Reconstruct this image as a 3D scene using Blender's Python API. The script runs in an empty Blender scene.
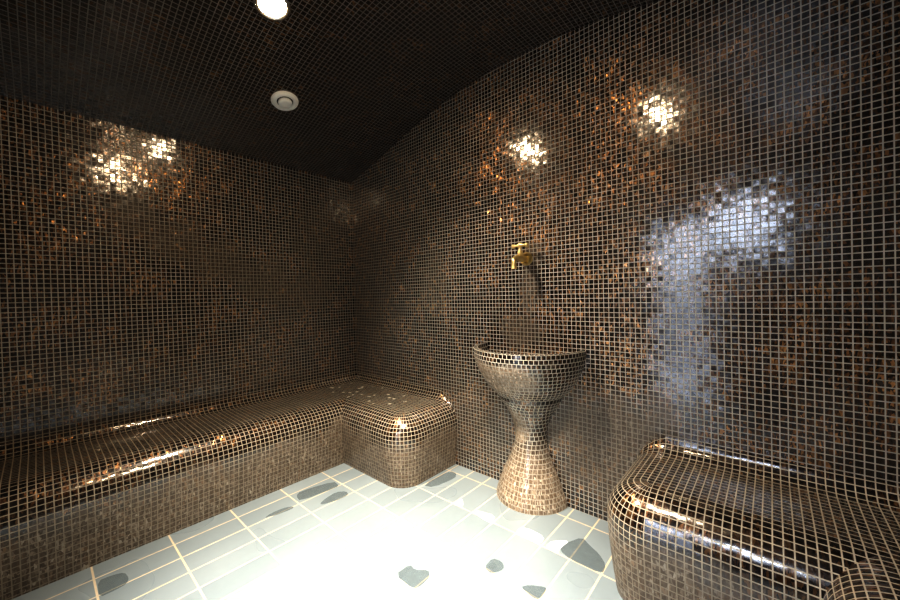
import bpy, bmesh, math, random
from mathutils import Vector, Matrix
C = bpy.context.scene.collection
PI = math.pi
P = .022                     # mosaic pitch in metres
W = 143*P                    # room width (x)
L = 110*P                    # room length (-y)
ZS = .395                    # seat height
random.seed(7)

# ---------------------------------------------------------------- node helpers
class NT:
    def __init__(self, name):
        self.m = bpy.data.materials.new(name); self.m.use_nodes = True
        self.t = self.m.node_tree; self.t.nodes.clear()
        self.out = self.t.nodes.new('ShaderNodeOutputMaterial')
    def n(self, kind, **kw):
        nd = self.t.nodes.new(kind)
        for k, v in kw.items(): setattr(nd, k, v)
        return nd
    def put(self, sock, v):
        if hasattr(v, 'links') or isinstance(v, bpy.types.NodeSocket): self.t.links.new(v, sock)
        else: sock.default_value = v
    def math(self, op, a, b=0.0, c=None, clamp=False):
        nd = self.n('ShaderNodeMath', operation=op); nd.use_clamp = clamp
        self.put(nd.inputs[0], a); self.put(nd.inputs[1], b)
        if c is not None: self.put(nd.inputs[2], c)
        return nd.outputs[0]
    def vec(self, op, a, b=None, s=None):
        nd = self.n('ShaderNodeVectorMath', operation=op)
        self.put(nd.inputs[0], a)
        if b is not None: self.put(nd.inputs[1], b)
        if s is not None: self.put(nd.inputs['Scale'], s)
        return nd.outputs['Value'] if op in ('LENGTH', 'DOT_PRODUCT', 'DISTANCE') else nd.outputs[0]
    def mix(self, f, a, b):
        nd = self.n('ShaderNodeMix', data_type='RGBA')
        self.put(nd.inputs[0], f); self.put(nd.inputs[6], a); self.put(nd.inputs[7], b)
        return nd.outputs[2]
    def rng(self, v, a, b, c=0.0, d=1.0, smooth=True):
        nd = self.n('ShaderNodeMapRange'); nd.clamp = True
        if smooth: nd.interpolation_type = 'SMOOTHSTEP'
        for i, x in enumerate((v, a, b, c, d)): self.put(nd.inputs[i], x)
        return nd.outputs[0]
    def ramp(self, v, stops):
        nd = self.n('ShaderNodeValToRGB'); self.put(nd.inputs[0], v)
        e = nd.color_ramp.elements
        while len(e) < len(stops): e.new(.5)
        for el, (p, c) in zip(e, stops): el.position = p; el.color = (*c, 1)
        return nd.outputs[0]
    def noise(self, vec, scale, detail=2.0, rough=.5):
        nd = self.n('ShaderNodeTexNoise'); self.put(nd.inputs['Vector'], vec)
        nd.inputs['Scale'].default_value = scale; nd.inputs['Detail'].default_value = detail; nd.inputs['Roughness'].default_value = rough
        return nd.outputs['Fac'], nd.outputs['Color']
    def gain(self, col, k): return self.vec('SCALE', col, s=k)
    def surf(self, s): self.t.links.new(s, self.out.inputs[0]); return self.m

def simple(name, col, rough=.5, metal=0.0, emit=None, noise=0.0, coat=0.0):
    T = NT(name); b = T.n('ShaderNodeBsdfPrincipled')
    base = (*col, 1)
    if noise:
        tc = T.n('ShaderNodeTexCoord')
        f, _ = T.noise(tc.outputs['Object'], 60, 3)
        base = T.mix(f, (*[c*(1-noise) for c in col], 1), (*[min(1, c*(1+noise)) for c in col], 1))
    T.put(b.inputs['Base Color'], base)
    b.inputs['Roughness'].default_value = rough; b.inputs['Metallic'].default_value = metal
    b.inputs['Coat Weight'].default_value = coat
    if emit:
        b.inputs['Emission Color'].default_value = (*emit[0], 1); b.inputs['Emission Strength'].default_value = emit[1]
    return T.surf(b.outputs[0])

def mosaic(name, blobs=(), low=None, fleck=None, tilt=.022, copper=1.0, grout=(.56, .515, .44), gap=.15, film_amt=.75, film_gain=1.0):
    """glossy brown glass mosaic on UV metres, cream grout, patches of dull limescale film"""
    T = NT(name)
    uv = T.n('ShaderNodeUVMap').outputs[0]
    cell = T.vec('SCALE', uv, s=1/P)
    idv = T.vec('FLOOR', cell)
    fr = T.vec('ABSOLUTE', T.vec('SUBTRACT', T.vec('FRACTION', cell), (.5, .5, .5)))
    sx = T.n('ShaderNodeSeparateXYZ'); T.put(sx.inputs[0], fr)
    edge = T.math('MAXIMUM', sx.outputs[0], sx.outputs[1])
    gm = T.rng(edge, .5-gap/2-.03, .5-gap/2+.01)
    wn = T.n('ShaderNodeTexWhiteNoise', noise_dimensions='2D'); T.put(wn.inputs['Vector'], T.vec('ADD', idv, (.37, .21, 0)))
    rv, rc = wn.outputs['Value'], wn.outputs['Color']
    geo = T.n('ShaderNodeNewGeometry'); pos, nrm = geo.outputs['Position'], geo.outputs['Normal']
    # streaky copper flakes inside the glass
    mp = T.n('ShaderNodeMapping'); T.put(mp.inputs[0], uv)
    mp.inputs['Rotation'].default_value = (0, 0, .6); mp.inputs['Scale'].default_value = (1, .42, 1)
    nzv, nzc = T.noise(mp.outputs[0], 90, 2)
    dist = T.vec('ADD', mp.outputs[0], T.vec('SCALE', T.vec('SUBTRACT', nzc, (.5, .5, .5)), s=.012))
    vo = T.n('ShaderNodeTexVoronoi'); T.put(vo.inputs['Vector'], dist); vo.inputs['Scale'].default_value = 170
    fc = vo.outputs['Color']
    sc = T.n('ShaderNodeSeparateXYZ'); T.put(sc.inputs[0], fc)
    big, _ = T.noise(uv, 5.5, 3)
    amt = T.math('ADD', T.math('MULTIPLY', sc.outputs[0], .62), T.math('ADD', T.math('MULTIPLY', rv, .24), T.math('MULTIPLY', T.math('SUBTRACT', big, .56), .9)))
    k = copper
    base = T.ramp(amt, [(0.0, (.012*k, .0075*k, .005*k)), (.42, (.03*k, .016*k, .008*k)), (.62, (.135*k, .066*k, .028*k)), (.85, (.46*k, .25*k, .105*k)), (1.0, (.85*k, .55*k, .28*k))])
    t1 = T.vec('SCALE', T.vec('SUBTRACT', rc, (.5, .5, .5)), s=tilt*2)
    t2 = T.vec('SCALE', T.vec('SUBTRACT', fc, (.5, .5, .5)), s=.34)
    wob_f, wob = T.noise(uv, 70, 1)
    t3 = T.vec('SCALE', T.vec('SUBTRACT', wob, (.5, .5, .5)), s=.08)
    n_coat = T.vec('NORMALIZE', T.vec('ADD', T.vec('ADD', nrm, t1), t3))
    n_base = T.vec('NORMALIZE', T.vec('ADD', T.vec('ADD', nrm, t1), t2))
    b = T.n('ShaderNodeBsdfPrincipled')
    T.put(b.inputs['Base Color'], base); b.inputs['Metallic'].default_value = .85; b.inputs['Roughness'].default_value = .30
    T.put(b.inputs['Normal'], n_base)
    b.inputs['Coat Weight'].default_value = 1; b.inputs['Coat Roughness'].default_value = .15; b.inputs['Coat IOR'].default_value = 2.1
    T.put(b.inputs['Coat Normal'], n_coat)
    g = T.n('ShaderNodeBsdfPrincipled')
    gf, _ = T.noise(uv, 14, 3)
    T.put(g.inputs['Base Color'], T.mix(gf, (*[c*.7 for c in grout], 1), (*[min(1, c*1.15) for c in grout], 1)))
    g.inputs['Roughness'].default_value = .55
    ms = T.n('ShaderNodeMixShader'); T.put(ms.inputs[0], gm); T.t.links.new(b.outputs[0], ms.inputs[1]); T.t.links.new(g.outputs[0], ms.inputs[2])
    last = ms.outputs[0]
    # limescale film
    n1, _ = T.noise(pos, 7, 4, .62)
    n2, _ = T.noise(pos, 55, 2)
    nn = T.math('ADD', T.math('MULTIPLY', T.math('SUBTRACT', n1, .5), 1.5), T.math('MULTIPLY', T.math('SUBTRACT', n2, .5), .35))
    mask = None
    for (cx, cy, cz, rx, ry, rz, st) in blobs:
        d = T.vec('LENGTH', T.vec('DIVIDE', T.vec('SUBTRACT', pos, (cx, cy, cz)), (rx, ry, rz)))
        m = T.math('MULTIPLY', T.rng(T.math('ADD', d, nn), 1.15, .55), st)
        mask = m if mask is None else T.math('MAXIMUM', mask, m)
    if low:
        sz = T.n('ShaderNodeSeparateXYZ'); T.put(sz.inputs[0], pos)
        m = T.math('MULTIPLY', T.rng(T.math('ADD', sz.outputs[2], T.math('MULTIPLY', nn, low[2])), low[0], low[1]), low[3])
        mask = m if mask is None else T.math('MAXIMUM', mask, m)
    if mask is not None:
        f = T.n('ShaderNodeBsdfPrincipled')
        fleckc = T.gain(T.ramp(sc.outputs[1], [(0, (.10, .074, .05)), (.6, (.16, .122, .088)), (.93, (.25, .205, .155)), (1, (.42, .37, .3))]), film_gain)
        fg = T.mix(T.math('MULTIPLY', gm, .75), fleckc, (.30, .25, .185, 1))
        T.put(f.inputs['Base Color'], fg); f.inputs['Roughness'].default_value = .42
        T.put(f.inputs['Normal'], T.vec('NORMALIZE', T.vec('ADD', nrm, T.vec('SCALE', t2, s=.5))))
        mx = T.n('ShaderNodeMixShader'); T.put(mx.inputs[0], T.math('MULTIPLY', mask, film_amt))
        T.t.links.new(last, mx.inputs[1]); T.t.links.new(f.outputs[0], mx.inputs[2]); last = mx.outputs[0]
    if fleck:
        d = T.vec('LENGTH', T.vec('DIVIDE', T.vec('SUBTRACT', pos, fleck[:3]), fleck[3:6]))
        sel = T.math('MULTIPLY', T.math('GREATER_THAN', rv, fleck[6]), T.math('LESS_THAN', d, 1.0))
        sel = T.math('MULTIPLY', sel, T.math('GREATER_THAN', n2, .42))
        w = T.n('ShaderNodeBsdfPrincipled'); w.inputs['Base Color'].default_value = (.85, .8, .68, 1); w.inputs['Roughness'].default_value = .4
        mx = T.n('ShaderNodeMixShader'); T.put(mx.inputs[0], sel)
        T.t.links.new(last, mx.inputs[1]); T.t.links.new(w.outputs[0], mx.inputs[2]); last = mx.outputs[0]
    return T.surf(last)

def floor_material():
    T = NT('pale_grey_green_tiles')
    geo = T.n('ShaderNodeNewGeometry'); pos = geo.outputs['Position']
    v = T.vec('DIVIDE', T.vec('SUBTRACT', pos, (1.3244, -.0862, 0)), (.1236, .2522, 1))
    fr = T.vec('ABSOLUTE', T.vec('SUBTRACT', T.vec('FRACTION', v), (.5, .5, .5)))
    dd = T.vec('MULTIPLY', T.vec('SUBTRACT', (.5, .5, .5), fr), (.1236, .2522, 1))   # metres to the nearest joint
    s = T.n('ShaderNodeSeparateXYZ'); T.put(s.inputs[0], dd)
    e = T.math('MINIMUM', s.outputs[0], s.outputs[1])
    gm = T.rng(e, .0042, .0026)
    wn = T.n('ShaderNodeTexWhiteNoise', noise_dimensions='2D'); T.put(wn.inputs['Vector'], T.vec('FLOOR', v))
    n1, _ = T.noise(pos, 3.0, 1, .4); n2, _ = T.noise(pos, 40, 3)
    k = T.math('ADD', T.math('MULTIPLY', wn.outputs['Value'], .25), T.math('ADD', T.math('MULTIPLY', n1, .6), T.math('MULTIPLY', n2, .15)))
    tile = T.ramp(k, [(.25, (.285, .325, .34)), (.75, (.345, .385, .40))])
    gr = T.mix(n2, (.60, .50, .36, 1), (.80, .70, .54, 1))
    b = T.n('ShaderNodeBsdfPrincipled')
    T.put(b.inputs['Base Color'], T.mix(gm, tile, gr))
    T.put(b.inputs['Roughness'], T.math('ADD', T.rng(n1, .3, .7, .25, .38), T.math('MULTIPLY', gm, .3)))
    bp = T.n('ShaderNodeBump'); bp.inputs['Strength'].default_value = .25; bp.inputs['Distance'].default_value = .002
    T.put(bp.inputs['Height'], T.math('ADD', T.math('MULTIPLY', T.math('SUBTRACT', 1.0, gm), 1.0), T.math('MULTIPLY', n2, .15)))
    T.put(b.inputs['Normal'], bp.outputs[0])
    return T.surf(b.outputs[0])

# ---------------------------------------------------------------- mesh helpers
class MB:
    """quads with per-corner uv"""
    def __init__(self): self.v = []; self.f = []; self.uv = []
    def pt(self, p): self.v.append(tuple(p)); return len(self.v)-1
    def face(self, idx, uv=None): self.f.append(tuple(idx)); self.uv.append(uv or [(0, 0)]*len(idx))
    def grid(self, rows, uvs, flip=False, close=False):
        """rows: list of lists of points; uvs likewise"""
        R = [[self.pt(p) for p in r] for r in rows]
        for i in range(len(R)-1):
            n = len(R[i])
            for j in range(n if close else n-1):
                j2 = (j+1) % n
                q = [(i, j), (i, j2), (i+1, j2), (i+1, j)]
                if flip: q.reverse()
                self.face([R[a][b] for a, b in q], [uvs[a][b] for a, b in q])
    def tube(self, path, radii, seg=14, caps=True):
        up = Vector((.13, .31, .94)); rings = []
        for i, p in enumerate(path):
            p = Vector(p)
            a = Vector(path[max(i-1, 0)]); b = Vector(path[min(i+1, len(path)-1)])
            d = (b-a).normalized(); s = d.cross(up)
            if s.length < .1: s = d.cross(Vector((1, 0, 0)))
            s.normalize(); t = s.cross(d)
            rings.append([p+(s*math.cos(2*PI*k/seg)+t*math.sin(2*PI*k/seg))*radii[i] for k in range(seg)])
        base = len(self.v)
        self.grid(rings, [[(0, 0)]*seg]*len(rings), close=True)
        if caps:
            self.face(list(range(base, base+seg))); e = base+(len(rings)-1)*seg
            self.face(list(range(e+seg-1, e-1, -1)))
    def ball(self, c, r, seg=12, sc=(1, 1, 1)):
        rows = []
        for i in range(seg+1):
            a = PI*i/seg; rr = max(math.sin(a), 1e-3)
            rows.append([(c[0]+r*sc[0]*rr*math.cos(2*PI*k/seg), c[1]+r*sc[1]*rr*math.sin(2*PI*k/seg), c[2]-r*sc[2]*math.cos(a)) for k in range(seg)])
        self.grid(rows, [[(0, 0)]*seg]*len(rows), close=True)
    def lathe(self, prof, o=(0, 0, 0), seg=40):
        rows = [[(o[0]+max(r, 1e-4)*math.cos(2*PI*k/seg), o[1]+max(r, 1e-4)*math.sin(2*PI*k/seg), o[2]+z) for k in range(seg)] for r, z in prof]
        self.grid(rows, [[(0, 0)]*seg]*len(rows), close=True)
    def box(self, a, b, uvfun=None):
        x0, y0, z0 = a; x1, y1, z1 = b
        c = [(x0, y0, z0), (x1, y0, z0), (x1, y1, z0), (x0, y1, z0), (x0, y0, z1), (x1, y0, z1), (x1, y1, z1), (x0, y1, z1)]
        i = [self.pt(p) for p in c]
        for q, ax in (((0, 3, 2, 1), 2), ((4, 5, 6, 7), 2), ((0, 1, 5, 4), 1), ((2, 3, 7, 6), 1), ((1, 2, 6, 5), 0), ((3, 0, 4, 7), 0)):
            self.face([i[k] for k in q], [(c[k][0 if ax else 1], c[k][1 if ax == 2 else 2]) for k in q])
    def build(self, name, mat, parent=None, smooth=True, loc=None, weld=False):
        me = bpy.data.meshes.new(name); me.from_pydata(self.v, [], self.f)
        ul = me.uv_layers.new(name='UVMap'); k = 0
        for f, u in zip(self.f, self.uv):
            for c in u: ul.data[k].uv = c; k += 1
        me.materials.append(mat)
        if weld:
            bm = bmesh.new(); bm.from_mesh(me); bmesh.ops.remove_doubles(bm, verts=bm.verts, dist=1e-5)
            bmesh.ops.recalc_face_normals(bm, faces=bm.faces); bm.to_mesh(me); bm.free()
        for p in me.polygons: p.use_smooth = smooth
        me.update()
        o = bpy.data.objects.new(name, me); C.objects.link(o)
        if parent: o.parent = parent
        if loc: o.location = loc
        return o

def tag(o, label, cat, group=None):
    o['label'] = label; o['category'] = cat
    if group: o['group'] = group
    return o
def empty(name, loc, label, cat, group=None):
    o = bpy.data.objects.new(name, None); C.objects.link(o); o.location = loc; o.empty_display_size = .1
    return tag(o, label, cat, group)
def struct(o): o['kind'] = 'structure'; return o
def auto_smooth(o, deg=35):
    me = o.data
    bm = bmesh.new(); bm.from_mesh(me)
    for e in bm.edges:
        if len(e.link_faces) == 2 and e.calc_face_angle(0) > math.radians(deg): e.smooth = False
    bm.to_mesh(me); bm.free()
    return o

# ---------------------------------------------------------------- materials
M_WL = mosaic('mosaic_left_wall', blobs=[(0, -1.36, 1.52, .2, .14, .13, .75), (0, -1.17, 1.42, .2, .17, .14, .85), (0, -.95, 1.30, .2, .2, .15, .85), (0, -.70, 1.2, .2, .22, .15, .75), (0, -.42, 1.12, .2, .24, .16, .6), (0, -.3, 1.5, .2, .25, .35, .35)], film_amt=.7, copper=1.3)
M_WB = mosaic('mosaic_basin_wall', copper=1.6, blobs=[(1.98, 0, .40, .36, .2, .22, 1), (2.1, 0, .25, .4, .2, .2, .9), (1.60, 0, 1.08, .07, .2, .16, .6), (1.625, 0, 1.27, .06, .2, .07, .55), (1.55, 0, .86, .14, .2, .10, .7), (.9, 0, 1.15, .14, .2, .22, .35), (1.1, 0, .30, .5, .2, .3, .45), (.15, 0, 1.0, .4, .2, .8, .35)])
M_MO = mosaic('mosaic_plain')
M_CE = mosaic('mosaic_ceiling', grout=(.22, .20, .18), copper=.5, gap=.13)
M_BE = mosaic('mosaic_bench', low=(.30, .19, .16, .95), blobs=[(.5, -.46, .1, .12, .12, .25, 1)], fleck=(.42, -.2, ZS, .42, .17, .03, .955), copper=.95, gap=.14, grout=(.62, .54, .42), film_gain=1.6)
M_BA = mosaic('mosaic_basin', low=(.40, .14, .12, .8), blobs=[(1.57, -.27, .65, .22, .18, .09, 1), (1.57, -.07, .42, .08, .1, .14, .9), (1.597, -.1, .74, .25, .17, .04, .9)], grout=(.80, .74, .62), film_amt=.75, film_gain=3.3)  # limescale film and grout lightened in place of bounce light on the bowl
M_FL = floor_material()
M_BRASS = simple('polished_brass', (.95, .74, .36), .34, .75, noise=.06)
M_WHITE = simple('white_plastic', (.94, .93, .88), .4, noise=.03)
M_DARKGAP = simple('shadow_gap', (.05, .05, .05), .8, noise=.1)
M_CHROME = simple('brushed_steel', (.6, .58, .55), .25, 1, noise=.05)
M_CAN = simple('grey_can_lining', (.30, .28, .25), .6, noise=.05)
M_LENS1 = simple('warm_lamp_glass', (1, 1, 1), .3, emit=((1, .80, .55), 310), noise=.01)
M_LENS2 = simple('warm_lamp_glass_dim', (1, 1, 1), .3, emit=((1, .80, .55), 350), noise=.01)
M_DOOR = simple('dark_door_panel', (.05, .04, .035), .4, noise=.2)
M_CORR = simple('pale_plaster', (.78, .80, .84), .7, noise=.03)

# ---------------------------------------------------------------- room shell
VX = [0, .2, .451, .609, .934, 1.217, 1.40, W/2]
VZ = [2.0, 2.047, 2.118, 2.17, 2.255, 2.303, 2.316, 2.320]
def vault(x):
    x = min(x, W-x)
    s = 0
    for d in (-.12, -.06, 0, .06, .12):
        xx = min(max(x+d, 0), W/2) if x > .12 else x
        for i in range(len(VX)-1):
            if VX[i] <= xx <= VX[i+1]+1e-9:
                s += VZ[i]+(VZ[i+1]-VZ[i])*(xx-VX[i])/(VX[i+1]-VX[i]); break
    return s/5
m = MB(); m.grid([[(0, 0, 0), (W, 0, 0)], [(0, -L, 0), (W, -L, 0)]], [[(0, 0)]*2]*2, flip=True)
struct(m.build('floor', M_FL, smooth=False))
m = MB(); m.grid([[(0, 0, 0), (0, -L, 0)], [(0, 0, 2.0), (0, -L, 2.0)]], [[(0, 0), (L, 0)], [(0, 2.0), (L, 2.0)]], flip=True)
m.box((-.1, -L, 0), (-.001, 0, 2.0))
struct(m.build('wall_left', M_WL, smooth=False))
m = MB(); m.grid([[(W, 0, 0), (W, -L, 0)], [(W, 0, 2.0), (W, -L, 2.0)]], [[(0, 0), (L, 0)], [(0, 2.0), (L, 2.0)]])
m.box((W+.001, -L, 0), (W+.1, 0, 2.0))
struct(m.build('wall_right', M_MO, smooth=False))
xs = [W*i/48 for i in range(49)]
m = MB(); m.grid([[(x, 0, 0) for x in xs], [(x, 0, vault(x)) for x in xs]], [[(x, 0) for x in xs], [(x, vault(x)) for x in xs]])
struct(m.build('wall_back', M_WB, smooth=False))
arc = [0]
for i in range(48): arc.append(arc[-1]+math.hypot(xs[i+1]-xs[i], vault(xs[i+1])-vault(xs[i])))
LAMPS = [(1.03, -1.046), (1.99, -1.19)]
HOLE, CELL = .052, .11
def arcl(x):
    k = min(int(x/W*48), 47); f = (x-xs[k])/(xs[k+1]-xs[k]); return arc[k]+(arc[k+1]-arc[k])*f
gx = sorted(set([round(x, 4) for x in xs if all(abs(x-l[0]) > CELL+.01 for l in LAMPS)]+[round(l[0]+d, 4) for l in LAMPS for d in (-CELL, CELL)]))
gy = sorted([0, -L]+[round(l[1]+d, 4) for l in LAMPS for d in (-CELL, CELL)], reverse=True)
m = MB()
for i in range(len(gx)-1):
    for j in range(len(gy)-1):
        a, b, p, q = gx[i], gx[i+1], gy[j], gy[j+1]
        hole = [l for l in LAMPS if abs((a+b)/2-l[0]) < .01 and l[1]-CELL-1e-3 <= q and p <= l[1]+CELL+1e-3]
        if not hole:
            if b-a > 1.5*CELL:                       # wide strip beside a lamp opening: follow the vault
                st = [a+(b-a)*k/4 for k in range(5)]
            else: st = [a, b]
            m.grid([[(x, p, vault(x)) for x in st], [(x, q, vault(x)) for x in st]], [[(arcl(x), -p) for x in st], [(arcl(x), -q) for x in st]])
    for l in LAMPS:
        if abs((gx[i]+gx[i+1])/2-l[0]) < .01:
            # ring between the square opening in the grid and the round hole of the lamp
            N = 32; sq, ci = [], []
            for k in range(N+1):
                an = 2*PI*k/N; cx_, sy_ = math.cos(an), math.sin(an); t_ = CELL/max(abs(cx_), abs(sy_))
                sq.append((l[0]+cx_*t_, l[1]+sy_*t_)); ci.append((l[0]+cx_*HOLE, l[1]+sy_*HOLE))
            m.grid([[(x, y, vault(x)) for x, y in sq], [(x, y, vault(x)) for x, y in ci]], [[(arcl(x), -y) for x, y in sq], [(arcl(x), -y) for x, y in ci]], flip=True)
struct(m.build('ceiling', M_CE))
# front wall (behind the camera) with a doorway
DX0, DX1, DZ = 1.62, 2.66, 1.98
def colx(x0, x1, z0fun, n=12):
    xx = [x0+(x1-x0)*i/n for i in range(n+1)]
    return [[(x, -L, z0fun) for x in xx], [(x, -L, vault(x)) for x in xx]], [[(x, z0fun) for x in xx], [(x, vault(x)) for x in xx]]
m = MB()
for a, b, z in ((0, DX0, 0), (DX0, DX1, DZ), (DX1, W, 0)):
    g, u = colx(a, b, z); m.grid(g, u, flip=True)
struct(m.build('wall_front', M_MO, smooth=False))
# door frame; unseen closed leaf and upper panel added to shape the mosaic's reflection
m = MB()
t = .05
m.box((DX0, -L-.10, 0), (DX0+t, -L, DZ)); m.box((DX1-t, -L-.10, 0), (DX1, -L, DZ)); m.box((DX0+t, -L-.10, DZ-t), (DX1-t, -L, DZ))
m.box((2.10, -L-.08, 0), (2.16, -L-.02, DZ-t))
m.box((DX0+t, -L-.08, 1.66), (2.10, -L-.02, DZ-t))
d1 = struct(m.build('door_1', M_DOOR, smooth=False))
m = MB()
m.box((2.16, -L-.07, 0), (DX1-t, -L-.03, 1.36)); m.box((2.16, -L-.07, 1.86), (DX1-t, -L-.03, DZ-t))
m.build('added_door_leaf', M_DOOR, d1, smooth=False)
# passage outside the doorway
m = MB(); y0, y1 = -L-.12, -L-1.5
m.grid([[(.9, y1, -.0), (W, y1, 0)], [(.9, y1, 2.4), (W, y1, 2.4)]], [[(0, 0)]*2]*2)
m.grid([[(.9, y0, 0), (W, y0, 0)], [(.9, y1, 0), (W, y1, 0)]], [[(0, 0)]*2]*2)
struct(m.build('wall_corridor', M_CORR, smooth=False))

# ---------------------------------------------------------------- benches
XB, YB, XE, R, r, c = 23*P, -21*P, 49*P, 7*P, 6*P, .060
def bench(name, mirror, label):
    XE = (48 if mirror else 49)*P
    m = MB()
    prof = [(r*(1-math.sin(a)), ZS-r*(1-math.cos(a)), r*a) for a in [PI/2*i/9 for i in range(10)]]
    z0 = ZS-r
    for i in range(1, 7): prof.append((.026*(i/6)**1.5, z0*(1-i/6), r*PI/2+z0*i/6))
    # four runs of the front, each with its own running coordinate
    def run(kind, d):
        if kind == 0: return [((XB-d, -L+(YB+d+L)*i/16), None) for i in range(17)]
        if kind == 1: return [((XB-d+(XE-R-XB+d)*i/8, YB+d), None) for i in range(9)]
        if kind == 2:
            rr = R-d
            return [((XE-R+rr*math.sin(PI/2*i/12), YB+R-rr*math.cos(PI/2*i/12)), XE-R+11*P*i/12) for i in range(13)]
        return [((XE-d, (YB+R)*(1-i/6)), None) for i in range(7)]
    for kind in range(4):
        rows, uvs = [], []
        for d, z, a in prof:
            pts = run(kind, d)
            rows.append([(p[0], p[1], z) for p, u in pts])
            uvs.append([((p[1] if kind in (0, 3) else p[0]) if u is None else u, a) for p, u in pts])
        m.grid(rows, uvs, flip=True)
    # seat
    def flat(x0, y0, x1, y1, nx=1, ny=1):
        g = [[(x0+(x1-x0)*i/nx, y0+(y1-y0)*j/ny, ZS) for i in range(nx+1)] for j in range(ny+1)]
        m.grid(g, [[(p[0], p[1]) for p in row] for row in g])
    flat(c, -L, XB-r, YB+r, 2, 6)
    flat(c, YB+r, XB-r, -c, 2, 2)
    flat(XB-r, YB+r, XE-R, -c, 3, 2)
    flat(XE-R, YB+R, XE-r, -c)
    ap = [m.pt((XE-R+(R-r)*math.sin(PI/2*i/12), YB+R-(R-r)*math.cos(PI/2*i/12), ZS)) for i in range(13)]
    cc = m.pt((XE-R, YB+R, ZS))
    for i in range(12):
        q = [cc, ap[i], ap[i+1]]; m.face(q, [(m.v[k][0], m.v[k][1]) for k in q])
    # cove against the two walls
    cove = [(.002+c*(1-math.sin(b)), c*(1-math.cos(b)), c*b) for b in [PI/2*i/6 for i in range(7)]]
    rows, uvs, rows2, uvs2 = [], [], [], []
    for d, h, a in cove:
        ys = [-L+(L-d)*i/20 for i in range(21)]
        rows.append([(d, y, ZS+h) for y in ys]); uvs.append([(y, a) for y in ys])
        xx = [d+(XE-r-d)*i/12 for i in range(13)]
        pts = [(x, -d, ZS+h) for x in xx]; uu = [(x, a) for x in xx]
        for i in range(1, 7):
            t_ = i/6; x = XE-r+r*t_*.98; zz = ZS-(r-math.sqrt(max(r*r-(x-XE+r)**2, 0)))
            s = (1-t_)**.8
            pts.append((x, -d*s, zz+h*s)); uu.append((x, a))
        rows2.append(pts); uvs2.append(uu)
    m.grid(rows, uvs, flip=True); m.grid(rows2, uvs2, flip=True)
    if mirror:
        m.v = [(W-x, y, z) for x, y, z in m.v]; m.f = [tuple(reversed(f)) for f in m.f]; m.uv = [list(reversed(u)) for u in m.uv]
    o = m.build(name, M_BE)
    return tag(o, label, 'bench')
bench('corner_bench', False, 'long built-in mosaic bench turning the corner left of the basin, white flecks on its end')
bench('corner_bench', True, 'built-in brown mosaic bench in the dark corner right of the pedestal basin')

# ---------------------------------------------------------------- puddles, with reflections and one shade strip painted in
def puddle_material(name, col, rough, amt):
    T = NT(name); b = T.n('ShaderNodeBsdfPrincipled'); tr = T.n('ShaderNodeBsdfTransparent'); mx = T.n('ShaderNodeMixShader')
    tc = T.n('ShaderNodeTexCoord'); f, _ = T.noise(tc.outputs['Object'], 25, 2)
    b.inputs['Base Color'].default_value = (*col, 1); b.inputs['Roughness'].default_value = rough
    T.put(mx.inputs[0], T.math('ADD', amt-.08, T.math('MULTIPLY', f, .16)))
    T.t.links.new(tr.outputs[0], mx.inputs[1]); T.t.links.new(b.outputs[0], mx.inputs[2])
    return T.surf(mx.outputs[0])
M_PD = puddle_material('dark_water_and_shade_film', (.21, .25, .26), .16, .55)
M_PL = puddle_material('water_film_painted_glare', (.92, .93, .92), .12, .75)  # light mirrored in the water is put into the white base colour
PUD = [
 (0, 'dark puddle nearest the dim front end of the long bench', [(.607, -1.591), (.609, -1.553), (.627, -1.516), (.68, -1.509), (.714, -1.52), (.72, -1.552), (.721, -1.597)]),
 (0, 'long dark puddle on the second tile out from the long bench, near the inner corner', [(.623, -.819), (.59, -.782), (.639, -.604), (.699, -.608), (.713, -.632), (.686, -.829)]),
 (0, 'oval dark puddle on the tile beside the long one, facing the bench end block', [(.791, -.774), (.768, -.733), (.755, -.658), (.792, -.619), (.836, -.632), (.832, -.712), (.808, -.769)]),
 (0, 'thin dark streak of water halfway along the long bench', [(.696, -1.015), (.677, -.978), (.682, -.906), (.706, -.872), (.723, -.886), (.712, -.969)]),
 (0, 'small dark puddle on the floor straight in front of the basin foot', [(1.707, -.59), (1.702, -.528), (1.742, -.521), (1.766, -.541), (1.766, -.565), (1.746, -.599)]),
 (0, 'dark puddle at the picture bottom between basin and dark corner bench', [(1.864, -.585), (1.882, -.557), (1.935, -.526), (1.943, -.54), (1.942, -.592), (1.922, -.596)]),
 (0, 'broad dark puddle between the basin foot and the rounded end of the dark corner bench', [(1.889, -.314), (1.887, -.27), (1.93, -.176), (1.973, -.209), (2.02, -.233), (2.064, -.279), (2.069, -.337), (1.942, -.339)]),
 (0, 'faint dark puddle alone in the middle of the brightly lit floor', [(1.467, -.839), (1.47, -.765), (1.508, -.773), (1.548, -.739), (1.576, -.759), (1.581, -.807), (1.572, -.841)]),
 (0, 'dark strip of painted shade along the side of the long bench end block', [(1.075, -.311), (1.083, -.086), (1.136, -.086), (1.167, -.137), (1.138, -.288)]),  # shade beside the block, painted as a dark film
 (1, 'wet patch with a painted white reflection right before the basin foot', [(1.69, -.329), (1.689, -.287), (1.728, -.271), (1.806, -.278), (1.813, -.334), (1.759, -.337)]),
 (1, 'wet patch with a painted white reflection on the tile just left of the basin foot', [(1.456, -.332), (1.459, -.307), (1.555, -.287), (1.571, -.348), (1.516, -.347)]),
 (1, 'wet patch with a painted white reflection touching the edge of the broad dark puddle', [(1.834, -.335), (1.839, -.28), (1.901, -.23), (1.887, -.315), (1.897, -.337), (1.868, -.34)]),
 (1, 'smallest wet patch with a painted white reflection, between the bench end block and the basin', [(1.329, -.337), (1.331, -.27), (1.383, -.32), (1.358, -.34)]),
]
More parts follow.
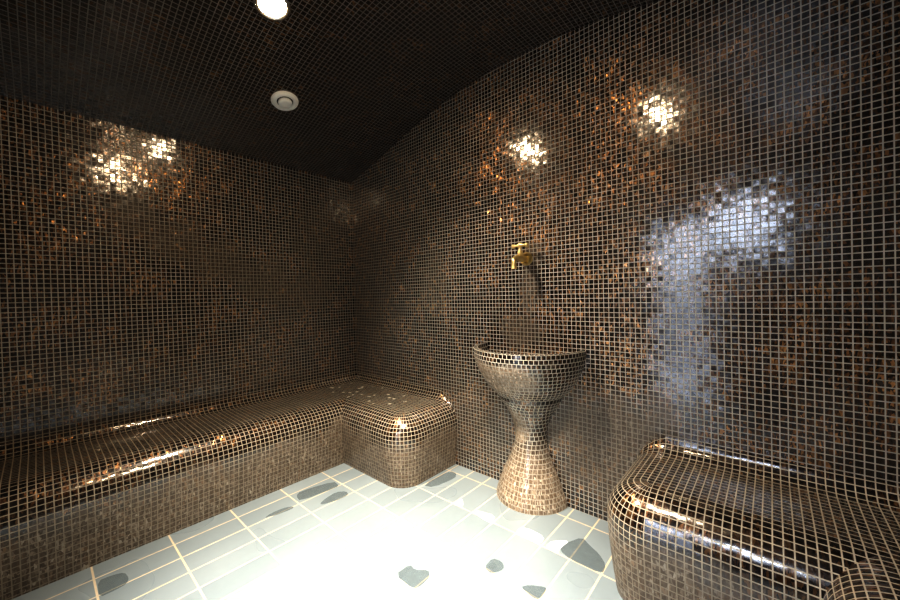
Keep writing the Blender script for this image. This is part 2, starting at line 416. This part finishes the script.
for kind, label, pts in PUD:
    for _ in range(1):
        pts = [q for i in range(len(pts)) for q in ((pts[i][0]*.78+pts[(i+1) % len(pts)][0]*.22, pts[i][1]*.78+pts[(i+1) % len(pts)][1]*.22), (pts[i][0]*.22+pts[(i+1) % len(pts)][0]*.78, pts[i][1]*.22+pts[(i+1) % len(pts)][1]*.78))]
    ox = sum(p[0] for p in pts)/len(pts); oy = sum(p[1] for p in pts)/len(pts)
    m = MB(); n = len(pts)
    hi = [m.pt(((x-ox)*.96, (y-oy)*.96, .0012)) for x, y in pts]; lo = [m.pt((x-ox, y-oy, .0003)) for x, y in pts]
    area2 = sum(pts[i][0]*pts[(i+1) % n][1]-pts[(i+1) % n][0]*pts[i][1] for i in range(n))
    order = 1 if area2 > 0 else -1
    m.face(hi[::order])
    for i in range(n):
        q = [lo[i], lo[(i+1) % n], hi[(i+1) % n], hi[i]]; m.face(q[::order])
    o = m.build('puddle_and_shade_patch', M_PL if kind else M_PD, smooth=False, loc=(ox, oy, 0))
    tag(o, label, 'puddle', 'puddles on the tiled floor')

# ---------------------------------------------------------------- wash basin (half round, against the wall)
BX = 1.597
def half_lathe(m, prof, seg=36, inward=False):
    """rows of tiles: resample the profile by arc length, one uv row per pitch, courses staggered"""
    pts = [Vector(p) for p in prof]
    ln = [0]
    for a, b in zip(pts, pts[1:]): ln.append(ln[-1]+(b-a).length)
    tot = ln[-1]; n = max(1, round(tot/P)); h = tot/n
    def at(s):
        for i in range(len(pts)-1):
            if s <= ln[i+1]+1e-9:
                t_ = (s-ln[i])/max(ln[i+1]-ln[i], 1e-9); return pts[i].lerp(pts[i+1], t_)
        return pts[-1]
    angs = [PI+PI*k/seg for k in range(seg+1)]
    for q in range(n):
        sub = [at(h*(q+k/2)) for k in range(3)]; rm = sub[1][0]
        rows = [[(BX+s[0]*math.cos(a), s[0]*math.sin(a)-.002, s[1]) for a in angs] for s in sub]
        off = .5*P*(q % 2)
        cnt = max(3, round(PI*rm/P))
        uvs = [[((a-PI)/PI*cnt*P+off, (q+k/2*.999+.0005)*P) for a in angs] for k in range(3)]
        m.grid(rows, uvs, flip=inward)
def smooth_prof(p, n=4):
    out = []
    for i in range(len(p)-1):
        p0 = Vector(p[max(i-1, 0)]); p1 = Vector(p[i]); p2 = Vector(p[i+1]); p3 = Vector(p[min(i+2, len(p)-1)])
        for k in range(n):
            t_ = k/n
            out.append(.5*((2*p1)+(p2-p0)*t_+(2*p0-5*p1+4*p2-p3)*t_*t_+(3*p1-p0-3*p2+p3)*t_**3))
    out.append(Vector(p[-1])); return out
basin = empty('wash_basin', (0, 0, 0), 'mosaic half-round wash basin on a waisted pedestal below the brass tap', 'basin')
basin.location = (BX, -.001, 0)
def under(o, par):
    o.parent = par; o.matrix_parent_inverse = Matrix.Translation(-par.location); return o
m = MB(); half_lathe(m, smooth_prof([(.192, 0), (.187, .03), (.172, .07), (.157, .11), (.136, .158), (.111, .215), (.094, .265), (.087, .31), (.089, .36), (.104, .415), (.134, .472), (.166, .518)]))
under(m.build('pedestal', M_BA, weld=True), basin)
m = MB(); half_lathe(m, [(.166, .518), (.169, .521), (.172, .540), (.176, .543)])
under(m.build('neck_band', mosaic('mosaic_dark_band', copper=.6, gap=.16), smooth=True, weld=True), basin)
m = MB(); half_lathe(m, smooth_prof([(.176, .543), (.200, .564), (.226, .592), (.257, .642), (.281, .69), (.294, .735), (.298, .784)]))
half_lathe(m, [(.298, .784), (.276, .786)])
half_lathe(m, smooth_prof([(.276, .786), (.270, .755), (.245, .72), (.16, .70), (.03, .69)]))
under(m.build('bowl', M_BA, weld=True), basin)
for o in basin.children: auto_smooth(o, 60)

# ---------------------------------------------------------------- brass tap
TX, TZ = 1.588, 1.246
tap = empty('wall_tap', (TX, 0, TZ), 'small polished brass bib tap on the mosaic wall above the basin', 'tap')
m = MB()
m.tube([(0, -.001, 0), (0, -.006, 0), (0, -.012, 0)], [.031, .031, .022], 24); m.build('wall_flange', M_BRASS, tap)
m = MB()
m.tube([(0, -.008, 0), (0, -.03, 0), (0, -.048, .001), (0, -.066, .002), (0, -.072, .002)], [.0125, .0125, .018, .018, .011], 16)
m.build('tap_body', M_BRASS, tap)
m = MB()
pa = [(0, -.062, 0), (0, -.085, .002)]+[(0, -.085-.026*math.sin(a), -.024+.026*math.cos(a)) for a in [PI/2*i/6 for i in range(1, 7)]]+[(0, -.111, -.045), (0, -.111, -.05)]
m.tube(pa, [.0115]*(len(pa)-2)+[.0115, .014], 16); m.build('spout', M_BRASS, tap)
m = MB()
m.tube([(0, -.057, .012), (0, -.057, .03), (0, -.057, .034), (0, -.057, .052)], [.012, .012, .007, .007], 14)
m.build('valve_stem', M_BRASS, tap)
m = MB()
m.tube([(-.034, -.057, .056), (-.02, -.057, .057), (0, -.057, .058), (.02, -.057, .057), (.034, -.057, .056)], [.0085, .006, .009, .006, .0085], 12)
m.ball((-.034, -.057, .056), .0105); m.ball((.034, -.057, .056), .0105); m.ball((0, -.057, .062), .009)
m.build('tap_handle', M_BRASS, tap)

tap.scale = (1.15, 1.15, 1.15)

# ---------------------------------------------------------------- ceiling vent
vx, vy = .565, -.79; sl = (vault(vx+.03)-vault(vx-.03))/.06
vent = empty('ceiling_vent', (vx, vy, vault(vx)), 'round white air vent disc on the dark mosaic ceiling', 'vent')
vent.scale = (.9, .9, .9); vent.rotation_euler = (0, -math.atan(sl), 0)
m = MB(); m.lathe([(.077, .004), (.079, -.004), (.074, -.013), (.060, -.019), (.050, -.017), (.046, -.010), (.046, .004)]); m.build('outer_ring', M_WHITE, vent)
m = MB(); m.lathe([(.047, -.008), (.0, -.008)]); m.build('dark_throat', M_DARKGAP, vent)
m = MB(); m.lathe([(.0385, -.010), (.0405, -.016), (.037, -.024), (.020, -.027), (0, -.0275)]); m.build('valve_disc', M_WHITE, vent)

# ---------------------------------------------------------------- ceiling lights
def downlight(x, y, mat, label):
    z = vault(x); sl_ = (vault(x+.03)-vault(x-.03))/.06
    t_ = empty('ceiling_light', (x, y, z), label, 'light')
    t_.rotation_euler = (0, -math.atan(sl_), 0)
    m = MB(); m.lathe([(HOLE-.001, .004), (HOLE-.001, -.003), (HOLE+.012, -.006), (HOLE+.020, -.001), (HOLE+.020, .001)], seg=40); m.build('bezel', M_CHROME, t_)
    m = MB(); m.lathe([(HOLE-.002, -.002), (HOLE-.002, .030), (0, .031)], seg=40); m.build('recessed_can', M_CAN, t_)
    m = MB(); m.lathe([(0, -.014), (.024, -.011), (.038, -.004), (.046, .008)], seg=32); m.build('lamp_lens', mat, t_)
downlight(*LAMPS[0], M_LENS1, 'glowing round ceiling light near the white vent')
downlight(*LAMPS[1], M_LENS2, 'second round ceiling light, further from the vent')

def spot(name, loc, aim, power, cone, blend, col=(1, .93, .82)):
    l = bpy.data.lights.new(name, 'SPOT'); l.energy = power; l.spot_size = math.radians(cone); l.spot_blend = blend; l.shadow_soft_size = .05; l.color = col
    o = bpy.data.objects.new(name, l); C.objects.link(o); o.location = loc
    o.rotation_euler = (Vector(aim)-Vector(loc)).to_track_quat('-Z', 'Y').to_euler()
spot('downlight_beam', (1.03, -1.046, 2.17), (1.55, -.62, 0), 140, 106, 1)
spot('downlight_beam', (1.99, -1.19, 2.21), (1.44, -.86, 0), 480, 60, 1)

# ---------------------------------------------------------------- light from the passage
def area(name, loc, rot, size, size_y, power, col):
    l = bpy.data.lights.new(name, 'AREA'); l.shape = 'RECTANGLE'; l.size = size; l.size_y = size_y; l.energy = power; l.color = col
    o = bpy.data.objects.new(name, l); C.objects.link(o); o.location = loc; o.rotation_euler = rot
area('passage_light', (2.1, -L-.75, 2.38), (0, 0, 0), 1.4, .8, 250, (.78, .86, 1.0))

w = bpy.data.worlds.new('World'); bpy.context.scene.world = w; w.use_nodes = True
w.node_tree.nodes['Background'].inputs[0].default_value = (.5, .55, .6, 1); w.node_tree.nodes['Background'].inputs[1].default_value = .01

# ---------------------------------------------------------------- camera
cd = bpy.data.cameras.new('camera'); cam = bpy.data.objects.new('camera', cd); C.objects.link(cam)
cd.sensor_width = 36; cd.lens = 364.39/900*36; cd.clip_start = .02
yw, pt, rl = math.radians(41.441), math.radians(-.7228), math.radians(-1.3929)
F = Vector((-math.sin(yw)*math.cos(pt), math.cos(yw)*math.cos(pt), math.sin(pt)))
Rv = Vector((math.cos(yw), math.sin(yw), 0)); U = Rv.cross(F)
R2 = Rv*math.cos(rl)+U*math.sin(rl); U2 = U*math.cos(rl)-Rv*math.sin(rl)
cam.matrix_world = Matrix(((R2.x, U2.x, -F.x, 2.5571), (R2.y, U2.y, -F.y, -1.7172), (R2.z, U2.z, -F.z, 1.0634), (0, 0, 0, 1)))
sc = bpy.context.scene; sc.camera = cam
sc.view_settings.view_transform = 'Standard'; sc.view_settings.look = 'None'; sc.view_settings.exposure = .12; sc.view_settings.gamma = .66
sc.cycles.max_bounces = 8; sc.cycles.diffuse_bounces = 4; sc.cycles.glossy_bounces = 4
